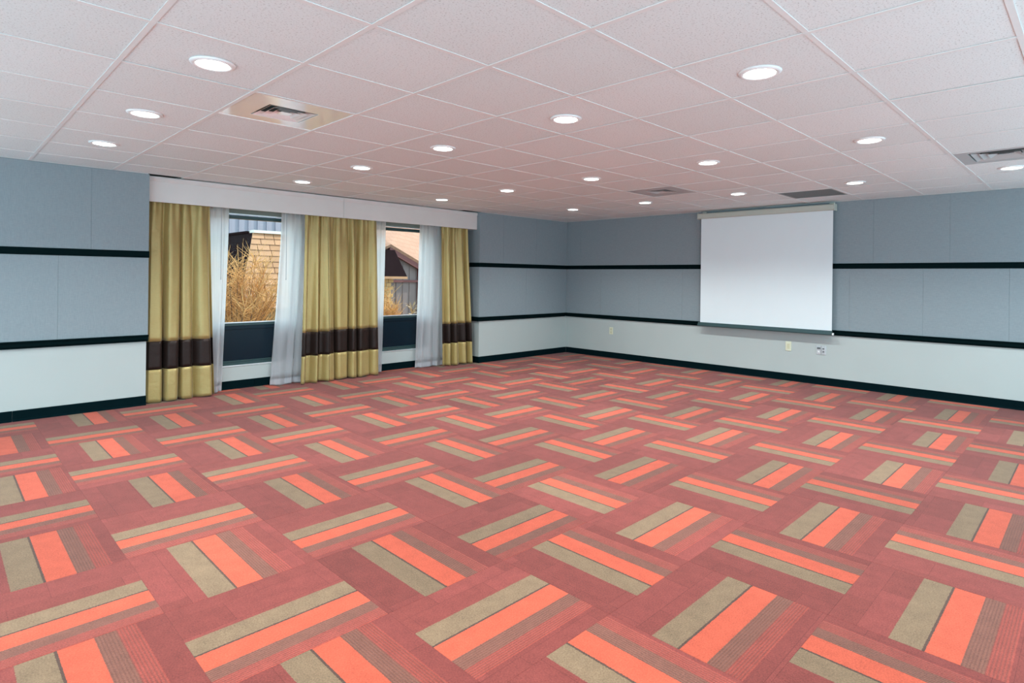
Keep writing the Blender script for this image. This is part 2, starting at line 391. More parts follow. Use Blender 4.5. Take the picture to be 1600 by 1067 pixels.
# ================================================================== CEILING
ceiling = MB().box(XB-0.2, XW+0.2, YB-0.2, RY+0.25, H+0.03, H+0.25).build('ceiling', 'plenum')
struct(ceiling, 'white suspended grid ceiling of square mineral tiles', 'ceiling')
VENT_CELLS = {(2, 1), (9, 1), (9, -4), (11, -1)}
ct_cache = {}
def ctile(x0, x1, y0, y1):
    key = tuple(round(v, 3) for v in (x0, x1, y0, y1))
    if key not in ct_cache: ct_cache[key] = MB().box(x0, x1, y0, y1, 0.0, 0.016).mesh('ceiling_tile', 'ctile', 0.0015)
    return ct_cache[key]
tee_cache = {}
def tee_mesh(L):
    key = round(L, 3)
    if key not in tee_cache:
        w = 0.0115
        tee_cache[key] = MB().prism([(-w,0),(w,0),(w,0.003),(0.003,0.004),(0.003,0.03),(-0.003,0.03),(-0.003,0.004),(-w,0.003)], 'x', -L/2, L/2).mesh('tee', 'tee')
    return tee_cache[key]
RYC = RY
for m in range(-2, 13):
    for n in range(-6, 8):
        x0, x1 = GX+TILE*m, min(GX+TILE*(m+1), XW); y0, y1 = GY+TILE*n, min(GY+TILE*(n+1), YW)
        if RX0 < x0 and x1 < RX1: y1 = min(GY+TILE*(n+1), RY)
        y0 = max(y0, YB); x0 = max(x0, XB)
        if x1-x0 < 0.03 or y1-y0 < 0.03: continue
        if (m, n) in VENT_CELLS: pass
        else:
            cx, cy = (x0+x1)/2, (y0+y1)/2
            sag = 0.0 if rnd.random() < 0.8 else rnd.uniform(0, 0.0015)
            link('ceiling_tile', ctile(x0-cx+0.004, x1-cx-0.004, y0-cy+0.004, y1-cy-0.004), ceiling, (cx, cy, H+0.0045+sag))
        # cross tee on the lower-n side, running along x
        if n > -6:
            link('cross_tee', tee_mesh(x1-x0-0.023), ceiling, ((x0+x1)/2, GY+TILE*n, H+0.0006))
for m in range(-1, 13):
    yend = RY if RX0 < GX+TILE*m < RX1 else YW
    link('main_tee', tee_mesh(yend-YB), ceiling, (GX+TILE*m, (yend+YB)/2, H), math.pi/2)
# wall angle round the edge
for (xa, ya, xb, yb) in ((XB, YW-0.011, RX0, YW-0.011), (RX1, YW-0.011, XW, YW-0.011), (XW-0.011, YB, XW-0.011, YW)):
    L = math.hypot(xb-xa, yb-ya)
    link('wall_angle', tee_mesh(L), ceiling, ((xa+xb)/2, (ya+yb)/2, H-0.0008), 0 if ya == yb else math.pi/2)

# ================================================================== WALLS
PT, TT = 0.014, 0.026          # panel and rail thickness
mb = MB().box(XB-0.2, RX0, YW, RY+0.2, -0.007, H+0.03); mb.box(RX1, XW+0.2, YW, RY+0.2, -0.007, H+0.03)
wall_left = struct(mb.build('wall_left', 'paint'), 'window side wall with blue grey fabric panels above pale painted lower wall', 'wall')
wall_right = struct(MB().box(XW, XW+0.2, YB-0.2, YW, -0.007, H+0.03).build('wall_right', 'paint'), 'screen wall with blue grey fabric panels and black rails', 'wall')

def panels_y(wall, xs, z0, z1):     # on the window-side wall, face towards -y
    for a, b in zip(xs, xs[1:]):
        MB().box(a+0.0004, b-0.0004, YW-PT, YW-0.0005, z0, z1).build('fabric_panel', 'panel', wall, bevel=0.0012)
def panels_x(wall, ys, z0, z1):
    for a, b in zip(ys, ys[1:]):
        MB().box(XW-PT, XW-0.0005, a+0.0004, b-0.0004, z0, z1).build('fabric_panel', 'panel', wall, bevel=0.0012)
PE = RX0+0.011
panels_y(wall_left, [XB, -0.45, 0.30, 1.05, PE], Z1B, H-0.003)
panels_y(wall_left, [XB, -0.71, 0.05, 0.811, PE], Z2B, Z1A)
panels_y(wall_left, [RX1-PT, 6.33, 7.08, XW-PT], Z1B, H-0.003)
panels_y(wall_left, [RX1-PT, 6.85, XW-PT], Z2B, Z1A)
MB().box(RX1-PT, RX1-0.0005, YW, RY, Z1B, H-0.003).build('fabric_panel', 'panel', wall_left, bevel=0.003)
MB().box(RX1-PT, RX1-0.0005, YW, RY, Z2B, Z1A).build('fabric_panel', 'panel', wall_left, bevel=0.003)
panels_x(wall_right, [YB]+[1.216+0.752*k for k in range(-2, 8)]+[YW-PT], Z1B, H-0.003)
panels_x(wall_right, [YB]+[0.70+0.762*k for k in range(-2, 8)]+[YW-PT], Z2B, Z1A)

# black rails: upper flat strip, lower chair rail with ledge
def rail_profile(lower):
    if lower: return [(0,0),(-TT*0.6,0),(-TT*0.6,0.012),(-TT,0.018),(-TT,0.050),(-TT*1.35,0.055),(-TT*1.35,0.065),(0,0.065)]
    return [(0,0),(-PT-0.004,0),(-PT-0.008,0.006),(-PT-0.008,0.059),(-PT-0.004,0.065),(0,0.065)]
def rail_y(name, x0, x1, z, lower, label):
    pr = [(YW+p, z+q) for p, q in rail_profile(lower)]
    return struct(MB().prism(pr, 'x', x0, x1).build(name, 'black'), label, 'trim')
rail_y('trim_1', XB, PE+0.004, Z1A, False, 'black upper rail on panelled wall left of the curtains')
rail_y('trim_2', XB, PE+0.002, Z2A, True, 'black chair rail on panelled wall left of the curtains')
o = rail_y('trim_3', RX1-0.024, XW-0.03, Z1A, False, 'short black upper rail between curtains and room corner')
MB().box(RX1-0.022, RX1, YW, RY, Z1A, Z1B).build('rail_return', 'black', o)
o = rail_y('trim_4', RX1-0.035, XW-0.04, Z2A, True, 'short black chair rail between curtains and room corner')
MB().box(RX1-0.026, RX1, YW, RY, Z2A, Z2B).build('rail_return', 'black', o)
def rail_x(name, z, lower, label):
    pr = [(XW+p, z+q) for p, q in rail_profile(lower)]
    return struct(MB().prism(pr, 'y', YB, YW-0.001).build(name, 'black'), label, 'trim')
rail_x('trim_5', Z1A, False, 'long black upper rail running behind the projection screen')
rail_x('trim_6', Z2A, True, 'long black chair rail under the projection screen')

# baseboards with a rounded top, in lengths
def base_profile(): return [(0,0),(-0.013,0),(-0.011,0.004),(-0.008,0.02),(-0.008,ZB-0.006),(-0.004,ZB),(0,ZB)]
def base_y(name, cuts, Y, label):
    root = empty(name, (cuts[0], Y, 0)); struct(root, label, 'baseboard')
    for a, b in zip(cuts, cuts[1:]):
        o = MB().prism([(p, q) for p, q in base_profile()], 'x', a-cuts[0]+0.0012, b-cuts[0]-0.0012).build('base_length', 'base', root)
    return root
base_y('baseboard_left', [XB, -0.71, 0.509, RX0+0.004], YW, 'black vinyl baseboard left of the curtains')
base_y('baseboard_corner', [RX1-0.006, 7.07, XW-0.008], YW, 'black vinyl baseboard between curtains and corner')
base_y('baseboard_window', [RX0, 2.66, 3.88, 5.1, RX1], RY, 'black vinyl baseboard beneath the windows')
MB().box(-0.002, 0.006, 0, RY-YW, 0, ZB).build('base_return', 'base', bpy.data.objects['baseboard_corner'])
root = empty('baseboard_right', (XW, YB, 0)); struct(root, 'long black vinyl baseboard under the projection screen wall', 'baseboard')
cuts = [0, 1.3, 2.52, 3.74, 4.96, 6.18, 7.4, YW-YB-0.008]
for a, b in zip(cuts, cuts[1:]):
    MB().prism(base_profile(), 'y', a+0.0006, b-0.0006).build('base_length', 'base', root)

# ================================================================== WINDOW WALL AND WINDOWS
W1, W2 = (1.95, 3.15), (3.95, 5.13)
ZS, ZH = 0.255, 2.12
mb = MB()
y0, y1 = RY, RY+0.2
mb.box(RX0, RX1, y0, y1, -0.007, ZS); mb.box(RX0, RX1, y0, y1, ZH, H+0.03)
mb.box(RX0, W1[0], y0, y1, ZS, ZH); mb.box(W1[1], W2[0], y0, y1, ZS, ZH); mb.box(W2[1], RX1, y0, y1, ZS, ZH)
struct(mb.build('wall_window', 'paint', fix=False), 'pale recessed wall around the two windows', 'wall')
def window(name, xa, xb, label):
    root = empty(name, ((xa+xb)/2, RY, ZS)); struct(root, label, 'window')
    w = (xb-xa)/2; Z = lambda z: z-ZS
    fr = MB()
    for a, b in ((-w, -w+0.045), (w-0.045, w)): fr.box(a, b, 0.03, 0.10, Z(0.285), Z(ZH))
    fr.box(-w+0.045, w-0.045, 0.03, 0.10, Z(1.95), Z(1.99)); fr.box(-w+0.045, w-0.045, 0.03, 0.10, Z(0.72), Z(0.752))
    fr.build('window_frame', 'frame', root)
    MB().box(-w+0.04, w-0.04, 0.055, 0.063, Z(0.745), Z(1.958)).build('pane', 'glass', root)
    MB().box(-w+0.0, w-0.0, 0.022, 0.045, Z(0.750), Z(0.760)).build('frame_ledge', 'alu', root)
    sp = MB().box(-w+0.045, w-0.045, 0.045, 0.075, Z(0.30), Z(0.722)).build('spandrel_panel', 'spandrel', root)
    MB().box(-w+0.045, w-0.045, 0.034, 0.046, Z(0.675), Z(0.72)).build('panel_rail', 'spandrel', sp, bevel=0.003)
    MB().box(-w+0.045, w-0.045, 0.030, 0.046, Z(0.30), Z(0.318)).build('panel_rail', 'frame', sp, bevel=0.002)
    MB().box(-w, w, -0.006, 0.09, Z(0.256), Z(0.270)).build('window_sill', 'alu', root, bevel=0.002)
    MB().box(-w+0.0, w-0.0, 0.008, 0.09, Z(0.270), Z(0.30)).build('bottom_rail', 'frame', root)
    sh = MB().box(-w+0.01, w-0.01, 0.0, 0.05, Z(2.008), Z(2.10)).build('roller_shade', 'shade', root, bevel=0.006)
    MB().box(-w+0.01, w-0.01, -0.004, 0.03, Z(1.996), Z(2.007)).build('shade_hem_bar', 'alu', sh)
    return root
window('window_1', *W1, 'window at the left with tan bush and shingled roof outside')
window('window_2', *W2, 'window at the right with red trimmed building outside')

# ================================================================== VALANCE, TRACK, DRAPES
VY = 6.862
val = empty('valance', (RX0, VY, 2.035)); tag(val, 'long white painted box valance above the gold curtains', 'valance')
def val_board(a, b):
    pr = [(0, 0), (0.019, 0), (0.019, 0.258), (0, 0.258)]
    o = MB().box(a, b, 0, 0.019, 0.0, 0.258).build('valance_board', 'valance', val, bevel=0.0015)
    MB().prism([(0, 0.205), (-0.003, 0.21), (-0.012, 0.235), (-0.012, 0.252), (0, 0.252)], 'x', a, b).build('crown_strip', 'valance', o)
J = 3.635-RX0
val_board(0.013, J-0.0015); val_board(J+0.0015, RX1-RX0-0.015)
MB().box(RX1-RX0-0.034, RX1-RX0-0.015, 0.02, 0.24, 0, 0.258).build('end_board', 'valance', val)
MB().box(0.013, 0.032, 0.02, 0.24, 0, 0.258).build('end_board', 'valance', val)
for nm, yy, lab in (('curtain_track', 6.925, 'curtain track carrying the gold drapes behind the valance'), ('sheer_track', 7.015, 'curtain track carrying the white sheers behind the valance')):
    t = empty(nm, (RX0, yy, 2.08)); tag(t, lab, 'curtain track')
    MB().box(0.04, RX1-RX0-0.04, -0.008, 0.008, 0, 0.02).build('rail', 'alu', t)
    for i in range(5): MB().box(0.2+i*0.97, 0.23+i*0.97, -0.006, RY-yy-0.002, 0.02, 0.032).build('bracket', 'alu', t)

def cloth(xt, xb, yt, yb, z0, z1, ztop, zbot, folds, at, ab, seed, nu=140, nz=30, hem=0.0):
    """Pleated hanging cloth between heights z0..z1 of a drape that runs ztop..zbot."""
    r = random.Random(seed); ph = [r.uniform(0, 6.28) for _ in range(6)]
    v = []; f = []
    for j in range(nz+1):
        z = z0+(z1-z0)*j/nz
        k = (ztop-z)/(ztop-zbot)                 # 0 at top, 1 at the floor
        ks = k**1.2
        # drapes belly out a little at the band
        xl = xt[0]+(xb[0]-xt[0])*ks; xr = xt[1]+(xb[1]-xt[1])*ks
        amp = at+(ab-at)*min(1, k*1.25)
        yc = yt+(yb-yt)*k**0.8
        for i in range(nu+1):
            u = i/nu
            uu = u+0.035*math.sin(6.28*u*1.3+ph[0]+1.5*k)*math.sin(math.pi*u)+0.02*math.sin(6.28*u*2.7+ph[1]-k)*math.sin(math.pi*u)
            a = 2*math.pi*folds*uu+ph[2]
            y = amp*(math.sin(a)+0.28*math.sin(2*a+ph[3]+1.2*k))*(0.75+0.35*math.sin(6.28*u*1.9+ph[4]))
            # tight pleats near the heading
            pin = max(0, 1-k/0.16)
            y += 0.010*pin*math.sin(2*math.pi*folds*2.0*u+ph[5])
            if hem: y += hem*k**6*0.5*math.sin(a*1.5+ph[1])
            x = xl+(xr-xl)*u+0.25*amp*math.cos(a)*(1 if 0.04 < u < 0.96 else 0.2)
            v.append((x, yc+y, z+(0.006*math.sin(a*0.5+ph[0]) if (j == 0 and z0 == zbot) else 0)))
    for j in range(nz):
        for i in range(nu):
            q = j*(nu+1)+i; f.append((q, q+1, q+nu+2, q+nu+1))
    return v, f
def cloth_obj(name, mat, root, args, z0, z1, nz, thick=0.0025):
    v, f = cloth(*args[:4], z0, z1, *args[4:], nz=nz)
    ox, oy, oz = root.location
    me = bpy.data.meshes.new(name); me.from_pydata([(a-ox, b-oy, c-oz) for a, b, c in v], [], f)
    for p in me.polygons: p.use_smooth = True
    me.materials.append(M[mat]); o = link(name, me, root)
    s = o.modifiers.new('thickness', 'SOLIDIFY'); s.thickness = thick; s.offset = 0
    return o
def drape(xt, xb, folds, seed, label, bz=(0.335, 0.62), zb=0.008, yt=6.938, yb=6.87, ab=0.058):
    root = empty('curtain', ((xb[0]+xb[1])/2, yb, 0)); tag(root, label, 'curtain', 'gold curtains with brown band')
    a = (xt, xb, yt, yb, 2.075, zb, folds, 0.024, ab, seed)
    tag(cloth_obj('upper_cloth', 'gold', root, a, bz[1], 2.075, 34), 'gold satin upper cloth')
    tag(cloth_obj('brown_band', 'brown', root, a, bz[0], bz[1], 8), 'dark brown satin band')
    tag(cloth_obj('lower_cloth', 'gold', root, (a[0], a[1], a[2], a[3], a[4], a[5], a[6], a[7], a[8], a[9]), zb, bz[0], 10), 'gold satin lower cloth')
drape((1.545, 2.115), (1.520, 2.165), 4.0, 3, 'gold curtain with brown band, leftmost, beside the grey panelled wall')
drape((3.165, 3.446), (3.095, 3.442), 2.2, 14, 'narrow gold curtain panel, left one of the middle pair, beside a sheer', zb=0.01, yb=6.885)
drape((3.449, 4.14), (3.446, 4.14), 4.3, 21, 'wide gold curtain panel, right one of the middle pair', zb=0.012, yb=6.868, bz=(0.342, 0.63))
drape((5.20, 5.71), (5.20, 5.775), 4.2, 33, 'gold curtain with brown band, rightmost, by the room corner', zb=0.012, yb=6.872)
def sheer(xt, xb, folds, seed, label):
    root = empty('sheer_curtain', ((xb[0]+xb[1])/2, 6.99, 0)); tag(root, label, 'sheer curtain', 'white sheer curtains')
    a = (xt, xb, 7.015, 6.985, 2.075, 0.01, folds, 0.012, 0.020, seed)
    cloth_obj('voile', 'sheer', root, a, 0.085, 2.075, 30, 0.0)
    cloth_obj('hem', 'sheer', root, a, 0.01, 0.085, 4, 0.0)
    a2 = (xt, xb, 7.017, 6.988, 2.075, 0.01, folds, 0.012, 0.020, seed)
    cloth_obj('hem_fold', 'sheer', root, a2, 0.012, 0.085, 4, 0.0)
sheer((1.98, 2.335), (1.98, 2.265), 2.6, 5, 'white sheer curtain hanging against the leftmost gold curtain')
sheer((2.925, 3.36), (2.795, 3.30), 3.6, 8, 'white sheer curtain at the right side of the bush window')
sheer((3.97, 4.335), (3.97, 4.275), 2.6, 17, 'white sheer curtain at the left of the red trimmed building window')
sheer((4.885, 5.36), (4.815, 5.34), 4.0, 27, 'white sheer curtain hanging against the rightmost gold curtain')
for (x, lab) in ((2.235, 'thin grey draw wand in front of the leftmost sheer'), (2.955, 'thin grey draw wand on the sheer beside the middle gold curtains')):
    root = empty('draw_wand', (x, 6.955, 1.28)); tag(root, lab, 'wand')
    MB().rod((0, 0, 0), (0, 0, 0.80), 0.0035, seg=8).build('rod', 'wand', root)
    MB().rod((0, 0, -0.03), (0, 0, 0.0), 0.005, 0.004, seg=8).build('tip', 'wand', root)

# ================================================================== PROJECTION SCREEN
SX = 7.785; k = SX/XW
scr = empty('projection_screen', (SX, 3.325*k, 0.64)); tag(scr, 'white pull down projection screen hanging on the panelled wall', 'projection screen')
yc = 3.325*k; za = lambda z: EYE+(z-EYE)*k-0.64
yl, yr = 4.2175*k-yc, 2.424*k-yc
cs = MB().prism([(-0.035, za(2.272)), (0.045, za(2.272)), (0.055, za(2.262)), (0.055, za(2.206)), (0.045, za(2.196)), (-0.035, za(2.196)), (-0.045, za(2.206)), (-0.045, za(2.262))], 'y', 2.404*k-yc, 4.252*k-yc).build('casing', 'casing', scr)
MB().box(-0.05, 0.058, 4.252*k-yc, 4.26*k-yc, za(2.19), za(2.278)).build('end_cap', 'casing', cs, bevel=0.004)
MB().box(-0.05, 0.058, 2.396*k-yc, 2.404*k-yc, za(2.19), za(2.278)).build('end_cap', 'casing', cs, bevel=0.004)
MB().box(-0.0015, 0.0015, yr, yl, za(0.688), za(2.21)).build('screen_cloth', 'screen', scr)
br = MB().prism([(-0.011, 0.0), (0.011, 0.0), (0.014, 0.012), (0.010, za(0.690)), (-0.010, za(0.690)), (-0.014, 0.012)], 'y', yr-0.004, yl+0.03).build('bottom_bar', 'bar', scr)
MB().box(-0.014, 0.014, yr-0.022, yr-0.004, 0.002, 0.03).build('bar_cap', 'ring', br, bevel=0.004)
MB().box(-0.014, 0.014, yl+0.03, yl+0.04, 0.002, 0.03).build('bar_cap', 'bar', br, bevel=0.003)
MB().box(-0.02, 0.0, -0.02, 0.02, -0.0, 0.004).build('pull_tab', 'bar', br)
for yy in (-0.86, 0.86): MB().box(0.05, 0.077, yy-0.03, yy+0.03, za(2.2), za(2.3)).build('wall_bracket', 'casing', scr)

# ================================================================== WALL PLATES
def outlet(y, z, label):
    r = empty('wall_outlet', (XW, y, z)); tag(r, label, 'outlet')
    MB().box(-0.007, 0, -0.036, 0.036, -0.059, 0.059).build('plate', 'ivory', r, bevel=0.003)
    for s in (-0.024, 0.024):
        q = MB().box(-0.009, -0.006, -0.016, 0.016, s-0.017, s+0.017).build('receptacle', 'ivory_dk', r, bevel=0.002)
        for e in (-0.006, 0.006): MB().box(-0.0096, -0.0085, e-0.0012, e+0.0012, s-0.002, s+0.008).build('slot', 'socket', q)
    MB().box(-0.0085, -0.0065, -0.003, 0.003, -0.003, 0.003).build('screw', 'steel', r)
outlet(5.82, 0.447, 'ivory wall outlet near the room corner')
r = empty('wall_plate', (XW, 2.951, 0.452)); tag(r, 'ivory rocker wall plate below the projection screen', 'wall plate')
MB().box(-0.007, 0, -0.037, 0.037, -0.062, 0.062).build('plate', 'ivory', r, bevel=0.003)
MB().box(-0.010, -0.006, -0.0165, 0.0165, -0.034, 0.034).build('insert', 'ivory_dk', r, bevel=0.002)
for s in (-0.048, 0.048): MB().box(-0.0085, -0.0065, -0.003, 0.003, s-0.003, s+0.003).build('screw', 'steel', r)
r = empty('connector_plate', (XW, 2.545, 0.437)); tag(r, 'double steel connector plate with sockets right of the ivory plate', 'wall plate')
MB().box(-0.006, 0, -0.058, 0.058, -0.057, 0.057).build('plate', 'steel', r, bevel=0.002)
MB().box(-0.010, -0.005, -0.045, -0.012, -0.036, 0.036).build('receptacle', 'steel', r, bevel=0.002)
for s in (-0.018, 0.018): MB().box(-0.0115, -0.0095, -0.039, -0.018, s-0.008, s+0.008).build('socket', 'socket', r, bevel=0.001)
MB().box(-0.012, -0.005, 0.008, 0.048, 0.010, 0.034).build('connector', 'socket', r, bevel=0.002)
MB().box(-0.011, -0.005, 0.018, 0.040, -0.034, -0.014).build('connector', 'ring', r, bevel=0.002)
MB().box(-0.0075, -0.0055, -0.002, 0.002, -0.052, 0.052).build('plate_joint', 'socket', r)

# ================================================================== DOWNLIGHTS
ring_me = MB().lathe([(0.071, -0.002), (0.073, -0.010), (0.085, -0.011), (0.096, -0.006), (0.098, 0.0), (0.071, 0.0)], seg=40, cap=False).mesh('trim_ring', 'ring', smooth=True)
lens_me = MB().lathe([(0.0005, -0.0135), (0.03, -0.0125), (0.055, -0.010), (0.0715, -0.0065), (0.0715, -0.001)], seg=40).mesh('lens', 'lens', smooth=True)
beam_d = bpy.data.lights.new('beam', 'SPOT'); beam_d.energy = LAMP_WATT; beam_d.color = LAMP_COLOR
beam_d.spot_size = math.radians(134); beam_d.spot_blend = 0.8; beam_d.shadow_soft_size = 0.06
ords = ['first', 'second', 'third', 'fourth', 'fifth', 'sixth', 'seventh']
rows = {1: ('leftmost row', [4, 2, 0, -2, -4, -6]), 4: ('second row from the left', [5, 3, 1, -1, -3, -5]),  # final lamps of each row are out of view, added for lighting
        7: ('third row from the left', [5, 3, 1, -1, -3, -5]), 10: ('row nearest the screen wall', [4, 2, 0, -2, -4, -6]),
        -2: ('added row behind the viewpoint', [5, 3, 1, -1, -3, -5])}  # whole row unseen, added to light the room
for m, (rn, ns) in rows.items():
    for i, n in enumerate(ns):
        dm = 0.60 if m == 10 else 0.52
        x = GX+TILE*(m+dm); y = GY+TILE*(n+0.5+(0.08 if n > 0 else 0.03))
        r = empty('downlight', (x, y, H+0.0045))
        tag(r, 'round white ceiling downlight, %s from the window wall in the %s' % (ords[i], rn), 'ceiling light', 'recessed round downlights')
        link('trim_ring', ring_me, r); link('lens', lens_me, r)
        sl = bpy.data.objects.new('beam', beam_d); COL.objects.link(sl); sl.parent = r; sl.location = (0, 0, -0.016)

# ================================================================== CEILING VENTS
def ring_mb(mb, a, b, za_, zb_):     # sloped square ring from half-size a at za_ to b at zb_, 1 mm thick
    t = 0.0015
    for q in range(4):
        c, s = (1, 0, -1, 0)[q], (0, 1, 0, -1)[q]
        R = lambda x, y: (x*c-y*s, x*s+y*c)
        pts = []
        for (h, z) in ((a, za_), (b, zb_)):
            pts.append((h, z))
        P = lambda h, sg, z: (*R(h, sg*h), z)
        mb.hexa([P(a, -1, za_), P(a+t, -1, za_), P(a+t, 1, za_), P(a, 1, za_), P(b, -1, zb_), P(b+t, -1, zb_), P(b+t, 1, zb_), P(b, 1, zb_)])
def vent(m, n, mat, label, hs=0.150, off=(0, 0)):
    x, y = GX+TILE*(m+0.5), GY+TILE*(n+0.5)
    r = empty('ceiling_vent', (x, y, H)); tag(r, label, 'ceiling vent', 'square ceiling air vents')
    h = TILE/2-0.004; o0, o1 = off
    fp = MB()
    fp.box(-h, o0-hs, -h, h, 0.0035, 0.006); fp.box(o0+hs, h, -h, h, 0.0035, 0.006)
    fp.box(o0-hs, o0+hs, -h, o1-hs, 0.0035, 0.006); fp.box(o0-hs, o0+hs, o1+hs, h, 0.0035, 0.006)
    fp.build('face_panel', mat, r, fix=False)
    d = empty  # louvres
    nk = link('throat', MB().box(o0-hs, o0+hs, o1-hs, o1+hs, 0.026, 0.029).mesh('throat', 'vent_dark'), r)
    w = MB()
    for (a, b, c_, e) in ((-hs, -hs+0.002, -hs, hs), (hs-0.002, hs, -hs, hs), (-hs, hs, -hs, -hs+0.002), (-hs, hs, hs-0.002, hs)):
        w.box(o0+a, o0+b, o1+c_, o1+e, 0.004, 0.027)
    w.build('throat_collar', mat, r, fix=False)
    for i, (a, b) in enumerate(((0.138, 0.104), (0.104, 0.070), (0.070, 0.036))):
        g = MB(); ring_mb(g, a*hs/0.15, b*hs/0.15, 0.003, 0.023)
        q = g.build('louvre_ring', mat, r); q.location = (o0, o1, 0)
    g = MB().hexa([(-0.036,-0.036,0.006),(0.036,-0.036,0.006),(0.036,0.036,0.006),(-0.036,0.036,0.006),(-0.015,-0.015,0.02),(0.015,-0.015,0.02),(0.015,0.015,0.02),(-0.015,0.015,0.02)])
    q = g.build('centre_plate', mat, r); q.location = (o0, o1, 0)
vent(2, 1, 'vent_white', 'glossy white ceiling vent panel with small square louvre, nearest the curtains', off=(0.0, 0.024))
vent(9, 1, 'vent_grey', 'grey ceiling vent far down the room toward the screen', hs=0.13)
vent(9, -4, 'vent_grey', 'grey ceiling vent at the right edge above the panelled wall', hs=0.21)
x, y = GX+TILE*11.5, GY+TILE*(-0.5)
r = empty('return_grille', (x, y, H)); tag(r, 'dark grey ceiling return grille just in front of the projection screen', 'ceiling vent')
h = TILE/2-0.004
MB().box(-h, h, -h, h, 0.018, 0.02).build('backing', 'vent_dark', r)
fr = MB(); fr.box(-h, h, -h, -h+0.03, 0.002, 0.012); fr.box(-h, h, h-0.03, h, 0.002, 0.012); fr.box(-h, -h+0.03, -h+0.03, h-0.03, 0.002, 0.012); fr.box(h-0.03, h, -h+0.03, h-0.03, 0.002, 0.012)
fr.build('frame', 'grille', r, fix=False)
sl_me = MB().hexa([(-h+0.03,-0.006,0.003),(h-0.03,-0.006,0.003),(h-0.03,0.0,0.003),(-h+0.03,0.0,0.003),(-h+0.03,0.004,0.016),(h-0.03,0.004,0.016),(h-0.03,0.010,0.016),(-h+0.03,0.010,0.016)]).mesh('slat', 'grille')
for i in range(36): link('slat', sl_me, r, (0, -h+0.037+i*(2*h-0.075)/35, 0))

# ================================================================== OUTSIDE
gr = struct(MB().box(-20, 45, RY+0.2, 60, -0.4, -0.2).build('ground', 'soil'), 'dry brown ground outside the windows', 'ground')

def bush(loc, rad, hgt, n, tw, mat, seed, label, lean=0.0, name='dry_shrub', thick=0.004):
    r = random.Random(seed); root = empty(name, loc); tag(root, label, 'shrub')
    st = MB(); fo = MB()
    for i in range(n):
        a = r.uniform(0, 6.283); rr = rad*math.sqrt(r.random())
        b0 = Vector((0.12*rad*math.cos(a), 0.12*rad*math.sin(a), 0))
        tip = Vector((rr*math.cos(a), rr*math.sin(a), hgt*(1-0.35*(rr/rad)**2)*r.uniform(0.75, 1.0)))
        mid = b0.lerp(tip, 0.45)+Vector((-0.12*rr*math.cos(a), -0.12*rr*math.sin(a), 0.10*hgt))
        pts = [b0.lerp(mid, t).lerp(mid.lerp(tip, t), t) for t in (0, .25, .5, .75, 1)]
        for q in range(4): st.rod(pts[q], pts[q+1], thick*2.2*(1-q*0.22), thick*2.2*(0.78-q*0.22+0.02), 4)
        for t in range(tw):
            f = r.uniform(0.25, 1.0)*3.999; q = int(f); p = pts[q].lerp(pts[q+1], f-q)
            d = Vector((r.gauss(0, .6), r.gauss(0, .6), r.uniform(0.15, 1.3))).normalized()*r.uniform(0.08, 0.22)*hgt
            p2 = p+d*0.55; p3 = p+d+Vector((r.gauss(0, .02), r.gauss(0, .02), 0.02))
            fo.rod(p, p2, thick, thick*0.9, 3); fo.rod(p2, p3, thick*0.9, thick*0.3, 3)
    st.build('branches', 'branch', root, fix=False)
    tag(fo.build('twigs', mat, root, fix=False), kind='stuff')
bush((3.30, 9.55, -0.2), 0.78, 1.98, 70, 30, 'twig', 4, 'big tan twiggy bush outside the left window')
bush((6.02, 9.9, -0.2), 0.36, 1.42, 34, 40, 'twig', 9, 'orange tan twiggy shrub outside the right window')
# pale plume plant
root = empty('plume_plant', (6.75, 9.9, -0.2)); tag(root, 'pale leafy plant outside the right window beside the pink downpipe', 'shrub')
MB().rod((0, 0, 0), (0, 0, 0.85), 0.014, 0.008, 6).build('stem', 'branch', root)
rp = random.Random(2)
for i in range(22):
    a = rp.uniform(0, 6.283); e = rp.uniform(0.1, 1.35); L = rp.uniform(0.13, 0.24)
    d = Vector((math.cos(a)*math.cos(e), math.sin(a)*math.cos(e), math.sin(e)))
    b0 = Vector((0, 0, rp.uniform(0.72, 0.88))); s = d.cross(Vector((0, 0, 1))).normalized()*0.022; u = s.cross(d).normalized()*0.004
    lf = MB(); m1 = b0+d*L*0.5; t = b0+d*L
    lf.v = [tuple(b0), tuple(m1+s), tuple(m1+u), tuple(m1-s), tuple(t), tuple(m1-u)]
    lf.f = [(0,1,2),(0,2,3),(1,4,2),(2,4,3),(0,5,1),(0,3,5),(1,5,4),(5,3,4)]
    lf.build('leaf', 'twig2', root)

# --- mansard building beyond the left window
mb1 = empty('mansard_building', (6.5, 15, -0.2)); tag(mb1, 'building with tan shingled mansard roof, shaded side coloured dark, outside the left window', 'building')
ox, oy, oz = mb1.location
def at(*p): return (p[0]-ox, p[1]-oy, p[2]-oz)
def loc_mb(pts, name, mat): return MB().hexa([at(*p) for p in pts]).build(name, mat, mb1)
loc_mb([(4.45,12.75,-0.2),(6.9,12.75,-0.2),(6.9,18,-0.2),(4.45,18,-0.2),(4.45,12.75,0.62),(6.9,12.75,0.62),(6.9,18,0.62),(4.45,18,0.62)], 'wall', 'stone')
zA, zB_ = 0.6, 2.20; yA, yB_ = 12.55, 13.02; xA, xB_ = 4.36, 4.79
loc_mb([(xA,yA,zA),(6.95,yA,zA),(6.95,18.2,zA),(xA,18.2,zA),(xB_,yB_,zB_),(6.95,yB_,zB_),(6.95,18,zB_),(xB_,18,zB_)], 'roof', 'roof_dark_and_shaded')  # shade of the left side is put into this dark colour
